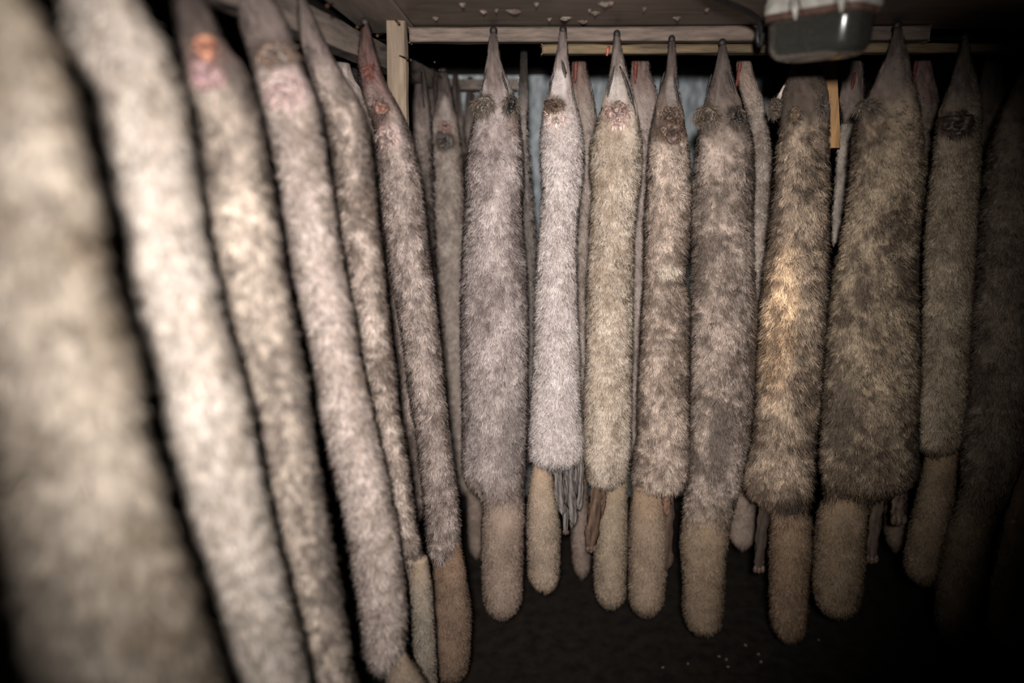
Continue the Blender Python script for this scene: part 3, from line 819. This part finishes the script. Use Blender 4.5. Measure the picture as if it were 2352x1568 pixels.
o = pelt('very broad olive-brown fox pelt, widest on the front rail', G_FRONT, 1.53,
     [(56, 2054, 2070), (75, 2049, 2076), (110, 2040, 2084), (150, 2025, 2094), (200, 2002, 2105), (250, 1976, 2116), (300, 1956, 2123), (400, 1949, 2127), (500, 1938, 2114), (550, 1929, 2108), (620, 1913, 2107), (700, 1904, 2112), (800, 1897, 2114), (900, 1890, 2112), (1000, 1884, 2108), (1060, 1882, 2112), (1095, 1884, 2108), (1118, 1885, 2080), (1135, 1884, 2000), (1215, 1873, 1990)],
     [(1085, 1892, 2000), (1130, 1884, 1996), (1200, 1874, 1991), (1270, 1868, 1988), (1340, 1871, 1978), (1415, 1900, 1945)],
     light=(.56, .46, .325), dark=(.13, .10, .074), head=(.17, .14, .12), mott=.72, patches=[(1945, 930, 22, 95, (.13, .10, .075), .75, 1), (2068, 180, 30, 40, (.20, .16, .14), .5, 1)], flow=True, seed=23, flank=.25, tailcol=(.36, .285, .20), furlen=.0168, ratio=.5)
strip('leg_skin', [(2015, 1110), (2015, 1160), (2008, 1220), (2000, 1285)], [34, 34, 28, 30], 1.545, DKBR, (.09, .065, .05), o, 35)
strip('leg_skin', [(2064, 1110), (2064, 1150), (2062, 1195)], [26, 30, 34], 1.55, DKBR, (.13, .09, .065), o, 36)
ear(2010, 240, 1.49, 30, 46, -5, (.02, .016, .014), (.14, .115, .10), o, 3)

o = pelt('narrow beige fox pelt with a round hem near the dark right end', G_FRONT, 1.55,
     [(83, 2210, 2224), (110, 2204, 2230), (150, 2195, 2238), (200, 2178, 2250), (250, 2160, 2257), (300, 2148, 2254), (400, 2138, 2253), (500, 2128, 2247), (600, 2123, 2241), (700, 2120, 2236), (800, 2118, 2231), (900, 2110, 2226), (960, 2102, 2221), (1010, 2101, 2212), (1047, 2116, 2180)],
     [(1020, 2135, 2200), (1080, 2118, 2196), (1150, 2104, 2190), (1220, 2086, 2178), (1290, 2076, 2164), (1342, 2100, 2140)],
     light=(.57, .49, .36), dark=(.24, .19, .13), head=(.2, .165, .14), mott=.5, seed=29, flank=.15, tailcol=(.42, .34, .24), tail_d=.012, patches=[(2208, 284, 32, 30, (.06, .038, .032), .9)])
crumple('throat_skin', 2212, 285, 1.50, 36, 34, (.03, .02, .017), (.08, .045, .036), o, 12, hcol=(.03, .02, .018))

o = pelt('dim fox pelt cut off by the right edge of the photo', G_FRONT, 1.50,
     [(70, 2372, 2388), (130, 2358, 2402), (200, 2330, 2425), (260, 2295, 2440), (340, 2270, 2450), (500, 2254, 2448), (700, 2240, 2440), (900, 2225, 2425), (1000, 2214, 2412), (1080, 2206, 2390), (1120, 2202, 2350), (1150, 2196, 2300), (1230, 2172, 2272)],
     [(1110, 2205, 2300), (1180, 2186, 2280), (1260, 2166, 2268), (1340, 2152, 2258), (1420, 2152, 2246), (1482, 2180, 2225)],
     light=(.42, .36, .27), dark=(.14, .11, .085), mott=.6, flow=True, seed=31, furlen=.0168, dens=.7, tailcol=(.33, .265, .19))
o = pelt('last fox pelt in the dark right corner, mostly its tail showing', G_FRONT, 1.36,
     [(60, 2520, 2538), (200, 2480, 2570), (300, 2450, 2590), (500, 2440, 2590), (800, 2415, 2570), (1000, 2390, 2540), (1120, 2370, 2480)],
     [(1090, 2350, 2450), (1180, 2315, 2420), (1260, 2295, 2400), (1360, 2275, 2385), (1440, 2275, 2370), (1490, 2300, 2350)],
     light=(.40, .34, .26), dark=(.14, .11, .085), mott=.6, seed=37, dens=.45, tailcol=(.32, .26, .19))

# ---- left row, coming towards the camera (nearest ones first)
o = pelt('huge blurred tan-grey fox pelt at the left edge, nearest the camera', G_LEFT, 0.52,
     [('w', .25, -.44, .010), ('w', .19, -.43, .022), ('w', .13, -.41, .042), (0, -170, 108), (200, -120, 168), (450, -90, 222), (620, -72, 243), (820, -50, 308), (1000, -12, 338), (1150, 8, 378), (1300, 36, 428), (1568, 82, 505), ('w', -.62, -.30, .075), ('w', -.80, -.27, .078), ('w', -.90, -.26, .06)],
     [('w', -.85, -.26, .045), ('w', -1.0, -.25, .05), ('w', -1.15, -.24, .04), ('w', -1.24, -.24, .02)],
     light=(.315, .285, .238), dark=(.115, .095, .070), mott=.55, seed=41, dens=1.1, ratio=.62, furlen=.0168, blot=.035, thick=.0005, neck=.12)
o = pelt('brightest creamy white blurred fox pelt, second from the left edge', G_LEFT, 0.73,
     [('w', .25, -.425, .010), ('w', .20, -.42, .020), (0, 135, 318), (100, 152, 392), (250, 180, 430), (500, 236, 462), (750, 298, 518), (900, 336, 566), (1000, 364, 586), (1150, 402, 616), (1300, 437, 648), (1568, 492, 712), ('w', -.80, -.315, .062), ('w', -.90, -.31, .045)],
     [('w', -.86, -.30, .04), ('w', -1.0, -.29, .045), ('w', -1.15, -.28, .035), ('w', -1.22, -.28, .02)],
     light=(.475, .44, .395), dark=(.22, .188, .152), mott=.5, seed=43, dens=1.0, ratio=.85, blot=.03, thick=.0005, neck=.10, flank=.1)
o = pelt('blurred cream fox pelt with orange flesh at its throat', G_LEFT, 0.90,
     [('w', .25, -.405, .009), (-60, 392, 440), (0, 395, 478), (60, 402, 500), (110, 415, 520), (160, 424, 565), (250, 432, 596), (400, 448, 622), (500, 458, 638), (650, 498, 662), (850, 556, 705), (1000, 582, 722), (1150, 612, 748), (1300, 645, 776), (1568, 708, 822), ('w', -.88, -.255, .046), ('w', -.97, -.25, .04)],
     [('w', -.93, -.24, .035), ('w', -1.05, -.235, .042), ('w', -1.18, -.23, .036), ('w', -1.26, -.23, .02)],
     light=(.49, .43, .36), dark=(.12, .10, .085), mott=.6, seed=47, patches=[(470, 150, 60, 40, (.09, .062, .056), .95), (545, 175, 34, 46, (.085, .068, .06), .8, 1), (605, 420, 24, 190, (.12, .10, .088), .7, 1), (665, 820, 24, 240, (.12, .10, .088), .7, 1), (730, 1200, 24, 240, (.12, .10, .088), .6, 1)], dens=1.0, ratio=.9, blot=.022, thick=.0005, neck=.20, head=(.075, .06, .053), flank=.35)
crumple('throat_skin', 460, 105, 0.835, 30, 34, (.22, .07, .04), (.46, .22, .14), o, 15, lift=.010, hcol=(.10, .06, .05))
crumple('throat_skin', 470, 165, 0.835, 34, 24, (.12, .07, .075), (.35, .22, .22), o, 16)
o = pelt('blurred pale fox pelt with a patch of pink skin at its throat', G_LEFT, 1.08,
     [('w', .25, -.375, .009), (-20, 548, 622), (30, 545, 655), (90, 556, 675), (130, 575, 690), (180, 586, 712), (250, 596, 738), (420, 636, 764), (600, 660, 792), (700, 688, 812), (850, 720, 838), (950, 734, 862), (1200, 793, 916), (1400, 823, 940), (1490, 830, 935), (1545, 850, 912)],
     [(1500, 880, 935), (1568, 885, 985), (1680, 900, 1000), (1800, 915, 1000), (1880, 935, 985)], tailcol=(.33, .30, .255),
     light=(.52, .455, .415), dark=(.22, .18, .15), mott=.5, seed=53, patches=[(722, 260, 16, 90, (.16, .13, .115), .6, 1), (620, 118, 58, 32, (.06, .045, .04), .95), (700, 165, 26, 30, (.10, .08, .072), .7, 1), (655, 200, 42, 45, (.40, .30, .29), .7)], dens=1.0, ratio=.95, blot=.018, neck=.19, head=(.20, .165, .15), flank=.2)
crumple('throat_skin', 628, 118, 1.015, 42, 26, DKBR, (.20, .14, .11), o, 18)
crumple('throat_skin', 650, 205, 1.012, 40, 42, (.20, .11, .10), (.40, .32, .30), o, 19, folds=7, lift=.008)
o = pelt('dark-flecked fox pelt hanging left of the pelt with the reddish snout', G_LEFT, 1.245,
     [(-14, 681, 698), (20, 680, 716), (60, 683, 732), (110, 692, 755), (160, 707, 782), (210, 722, 816), (260, 742, 848), (400, 764, 862), (500, 770, 872), (600, 788, 884), (700, 804, 894), (850, 834, 912), (950, 850, 922), (1050, 864, 940), (1150, 880, 952), (1250, 900, 970), (1310, 922, 976)],
     [(1280, 928, 985), (1350, 938, 996), (1450, 944, 1003), (1568, 950, 1008), (1650, 962, 995)], tailcol=(.38, .35, .295),
     light=(.56, .48, .42), dark=(.15, .12, .10), mott=.72, patches=[(832, 330, 26, 95, (.12, .095, .082), .7, 1), (785, 185, 30, 45, (.13, .105, .092), .6, 1)], seed=59, dens=.9, ratio=1.0, blot=.016, neck=.19, flank=.4)
o = pelt('grey-brown fox pelt with a reddish snout hooked on the left beam', G_LEFT, 1.48,
     [(48, 829, 846), (65, 826, 852), (100, 822, 858), (150, 820, 872), (200, 826, 892), (250, 842, 922), (300, 857, 948), (400, 864, 970), (500, 874, 982), (600, 889, 992), (700, 908, 1006), (800, 924, 1017), (900, 935, 1027), (1000, 954, 1038), (1100, 966, 1052), (1200, 974, 1062), (1260, 976, 1060), (1300, 985, 1042)],
     [(1240, 1000, 1060), (1300, 990, 1072), (1400, 986, 1086), (1500, 993, 1078), (1568, 1012, 1055)],
     light=(.47, .40, .36), dark=(.15, .12, .105), head=(.17, .105, .095), mott=.6, seed=61, patches=[(872, 275, 26, 34, (.16, .10, .085), .8), (905, 310, 13, 26, (.55, .42, .39), .7), (932, 280, 18, 45, (.10, .08, .07), .75, 1), (862, 235, 14, 40, (.09, .065, .058), .6, 1)], dens=1.0, ratio=.95, blot=.016, tailcol=(.33, .245, .185))
crumple('throat_skin', 872, 248, 1.425, 20, 22, (.28, .12, .08), (.20, .12, .095), o, 22, hcol=(.05, .035, .03))
crumple('throat_skin', 884, 315, 1.42, 30, 28, (.12, .07, .06), (.42, .31, .28), o, 23, folds=7)
crumple('throat_skin', 846, 158, 1.447, 8, 14, (.12, .035, .025), (.10, .05, .04), o, 24, lift=.004)
o = pelt('thin strip of dark fox pelt squeezed between its neighbours on the left', G_LEFT, 1.75,
     [(60, 774, 794), (100, 770, 800), (160, 768, 806), (220, 782, 840), (300, 805, 880), (400, 830, 920), (600, 862, 947), (800, 892, 957), (1000, 908, 972), (1130, 922, 978), (1200, 932, 974)], None,
     light=(.44, .37, .33), dark=(.13, .105, .09), head=(.42, .37, .34), mott=.65, seed=67, dens=.55, nose=False)
o = pelt('slim pale fox pelt with a dark throat hole, behind the silvery-mauve pelt', G_LEFT, 2.25,
     [(160, 1008, 1026), (185, 1004, 1034), (220, 1000, 1042), (260, 994, 1050), (300, 988, 1058), (350, 983, 1066), (450, 986, 1070), (600, 998, 1074), (800, 1010, 1078), (1000, 1020, 1084), (1100, 1035, 1094), (1130, 1050, 1096)],
     [(1090, 1068, 1100), (1150, 1070, 1112), (1210, 1072, 1112), (1260, 1080, 1108), (1278, 1088, 1102)],
     light=(.55, .49, .43), dark=(.26, .21, .18), head=(.16, .13, .12), mott=.5, seed=71, patches=[(1022, 255, 12, 30, (.40, .34, .31), .85, 1), (1020, 322, 26, 26, (.07, .055, .045), .95)], dens=.6, furlen=.022)
crumple('throat_skin', 1020, 322, 2.19, 23, 24, (.02, .015, .013), (.13, .10, .08), o, 26)
crumple('throat_skin', 1022, 288, 2.19, 14, 12, (.20, .06, .045), (.30, .235, .21), o, 27, lift=.006)
for i, (lab, d, cx, top, w) in enumerate((
        ('dark fox head behind the peg board, furthest left of the small ones', 2.20, 966, 146, 17),
        ('dark fox head between the peg board and the pale slim pelt', 2.36, 992, 158, 13),
        ('dark fox head just right of the pale slim pelt', 2.59, 1046, 170, 14),
        ('dark fox head touching the silvery-mauve pelt from behind', 2.70, 1080, 176, 13))):
    o = pelt(lab, G_LEFT, d, [(top, cx - 7, cx + 7), (top + 30, cx - w * .8, cx + w * .8), (top + 80, cx - w * 1.1, cx + w * 1.2), (top + 130, cx - w * 1.4, cx + w * 1.7), (top + 250, cx - 24, cx + 34), (700, cx - 16, cx + 42), (950, cx + 4, cx + 52), (1020, cx + 16, cx + 46)], None,
             light=(.36, .31, .28), dark=(.12, .10, .09), head=(.14, .115, .105), mott=.6, seed=73 + i * 3, dens=.22, furlen=.02, nose=False, thick=.0005)
    x = cx + 2
    tube('mouth_slit', [unproj(x, top + 18, d - .024), unproj(x + 2, top + 60, d - .034), unproj(x + 6, top + 100, d - .044)], [.002, .003, .0015], M['nose'], o, 6)

# ---- rear rail, seen between the front pelts
def rear(label, d, rows, tail, slit, seed, **kw):
    o = pelt(label, G_REAR, d, rows, tail, seed=seed, dens=kw.pop('dens', .5), furlen=.0168, nose=False, **kw)
    if slit:
        mouth(o, slit, .0042, 'cut_skin', M['cut'])
    return o
M['cut'] = noisy('cut_skin', (0.07, 0.014, 0.010), (0.17, 0.042, 0.03), 120, 0.6)
rear('pink-snouted fox pelt half hidden between the white and cream pelts', 1.88,
     [(78, 1320, 1337), (130, 1312, 1345), (180, 1309, 1356), (230, 1312, 1368), (300, 1318, 1378), (400, 1318, 1376), (600, 1312, 1372), (800, 1302, 1378), (1000, 1298, 1380), (1090, 1305, 1368)],
     [(1080, 1315, 1350), (1160, 1310, 1354), (1240, 1309, 1357), (1290, 1318, 1354), (1327, 1330, 1346)],
     [(1326, 122), (1324, 150), (1322, 190)], 83, light=(.48, .42, .37), dark=(.2, .16, .13), head=(.24, .175, .15), dens=.7)
rear('red-slit fox snout hanging between the cream and the mottled pelt', 1.88,
     [(78, 1457, 1479), (130, 1450, 1490), (180, 1443, 1503), (230, 1438, 1516), (300, 1430, 1524), (500, 1428, 1522), (900, 1420, 1512), (1060, 1430, 1500)], None,
     [(1464, 120), (1462, 150), (1460, 192)], 89, light=(.48, .42, .38), dark=(.2, .16, .14), head=(.24, .18, .16))
rear('light fox pelt with a bright red slit, between two brown pelts', 1.88,
     [(75, 1696, 1719), (120, 1692, 1721), (170, 1690, 1732), (220, 1700, 1752), (270, 1716, 1766), (340, 1722, 1776), (450, 1722, 1774), (560, 1712, 1770), (700, 1695, 1770), (900, 1684, 1762), (1050, 1680, 1750), (1110, 1690, 1740)],
     [(1100, 1684, 1734), (1150, 1673, 1737), (1200, 1672, 1736), (1235, 1680, 1730), (1260, 1694, 1716)],
     [(1708, 118), (1705, 150), (1702, 180), (1698, 205)], 97, light=(.62, .55, .48), dark=(.25, .2, .16), head=(.40, .31, .26), dens=.8)
o = rear('grey fox pelt with a dangling foreleg, right of the orange post', 1.88,
     [(80, 1952, 1970), (130, 1940, 1982), (180, 1932, 1986), (230, 1926, 1986), (290, 1928, 1995), (360, 1940, 2020), (500, 1945, 2040), (900, 1935, 2035), (1050, 1945, 2015)], None,
     [(1968, 165), (1964, 185), (1960, 205)], 101, light=(.50, .44, .38), dark=(.17, .14, .115), head=(.26, .21, .185))
LS = inset(sleeve([(285, 1926, 1968), (350, 1917, 1957), (420, 1914, 1951), (490, 1907, 1942), (560, 1905, 1926)], 1.80, .7, nring=30, round_end=.015), np.full(30, .008))
ltone = lambda P, T, TH, k: np.array([[.42, .36, .31]]) * (.55 + .8 * vnoise(P * [1, 1, .4], .012, 5))[:, None] * k
lg = sleeve_mesh('foreleg', LS, M['hide'], o, ltone, seg=14)
STAT[0] += fur(LS, lambda t: np.full_like(t, .009), ltone, 3500, lg, down=1.0, out=.45, mess=.2, seed=203)
rear('dim red-streaked fox pelt behind the broad olive pelt', 1.88,
     [(78, 2108, 2127), (120, 2101, 2135), (180, 2092, 2147), (230, 2088, 2158), (300, 2082, 2170), (600, 2060, 2160), (900, 2040, 2120), (1080, 2040, 2095)],
     [(1070, 2040, 2082), (1150, 2030, 2086), (1215, 2030, 2087), (1264, 2048, 2068)],
     [(2118, 118), (2113, 150), (2108, 190)], 103, light=(.42, .36, .29), dark=(.15, .12, .1), head=(.30, .21, .19))
rear('faint dark fox pelt far right behind the narrow beige pelt', 1.88,
     [(80, 2270, 2290), (120, 2263, 2296), (200, 2248, 2312), (300, 2236, 2326), (600, 2215, 2310), (900, 2195, 2295), (1050, 2200, 2270)], None, None, 107,
     light=(.38, .32, .26), dark=(.13, .11, .09), head=(.22, .19, .17), dens=.35)
rear('shadowed fox pelt behind the gap left of the white pelt', 1.88,
     [(80, 1196, 1212), (260, 1186, 1216), (420, 1180, 1228), (560, 1178, 1238), (800, 1176, 1240), (1000, 1180, 1236), (1060, 1190, 1226)], None, None, 109,
     light=(.30, .27, .25), dark=(.10, .09, .08), head=(.05, .045, .04), dens=.3)

# ------------------------------------------------------------------ floor debris
r = np.random.default_rng(77)
for i, (px, py) in enumerate(((1523, 1533), (1580, 1525), (1652, 1508), (1668, 1515), (1672, 1532), (1712, 1482), (1742, 1503), (1748, 1520), (1880, 1470))):
    u = 784 - py
    fh = F * math.cos(PITCH) + u * math.sin(PITCH); z = u * math.cos(PITCH) - F * math.sin(PITCH)
    d = CAM_Z * fh / -z
    x = (px - 1176) * d / fh
    bm = bmesh.new()
    bmesh.ops.create_icosphere(bm, subdivisions=1, radius=1)
    for v in bm.verts: v.co = Vector((v.co.x * r.uniform(.003, .007), v.co.y * r.uniform(.002, .004), v.co.z * .002))
    me = bm_obj('wood_chip', bm, M['chip'])
    me.location = (x, d, 0.002); me.rotation_euler = (0, 0, r.random() * 3)
    tag(me, 'tiny pale chip lying on the dark floor among the other chips', 'chip', 'chips on the floor')
print('strands', STAT[0])
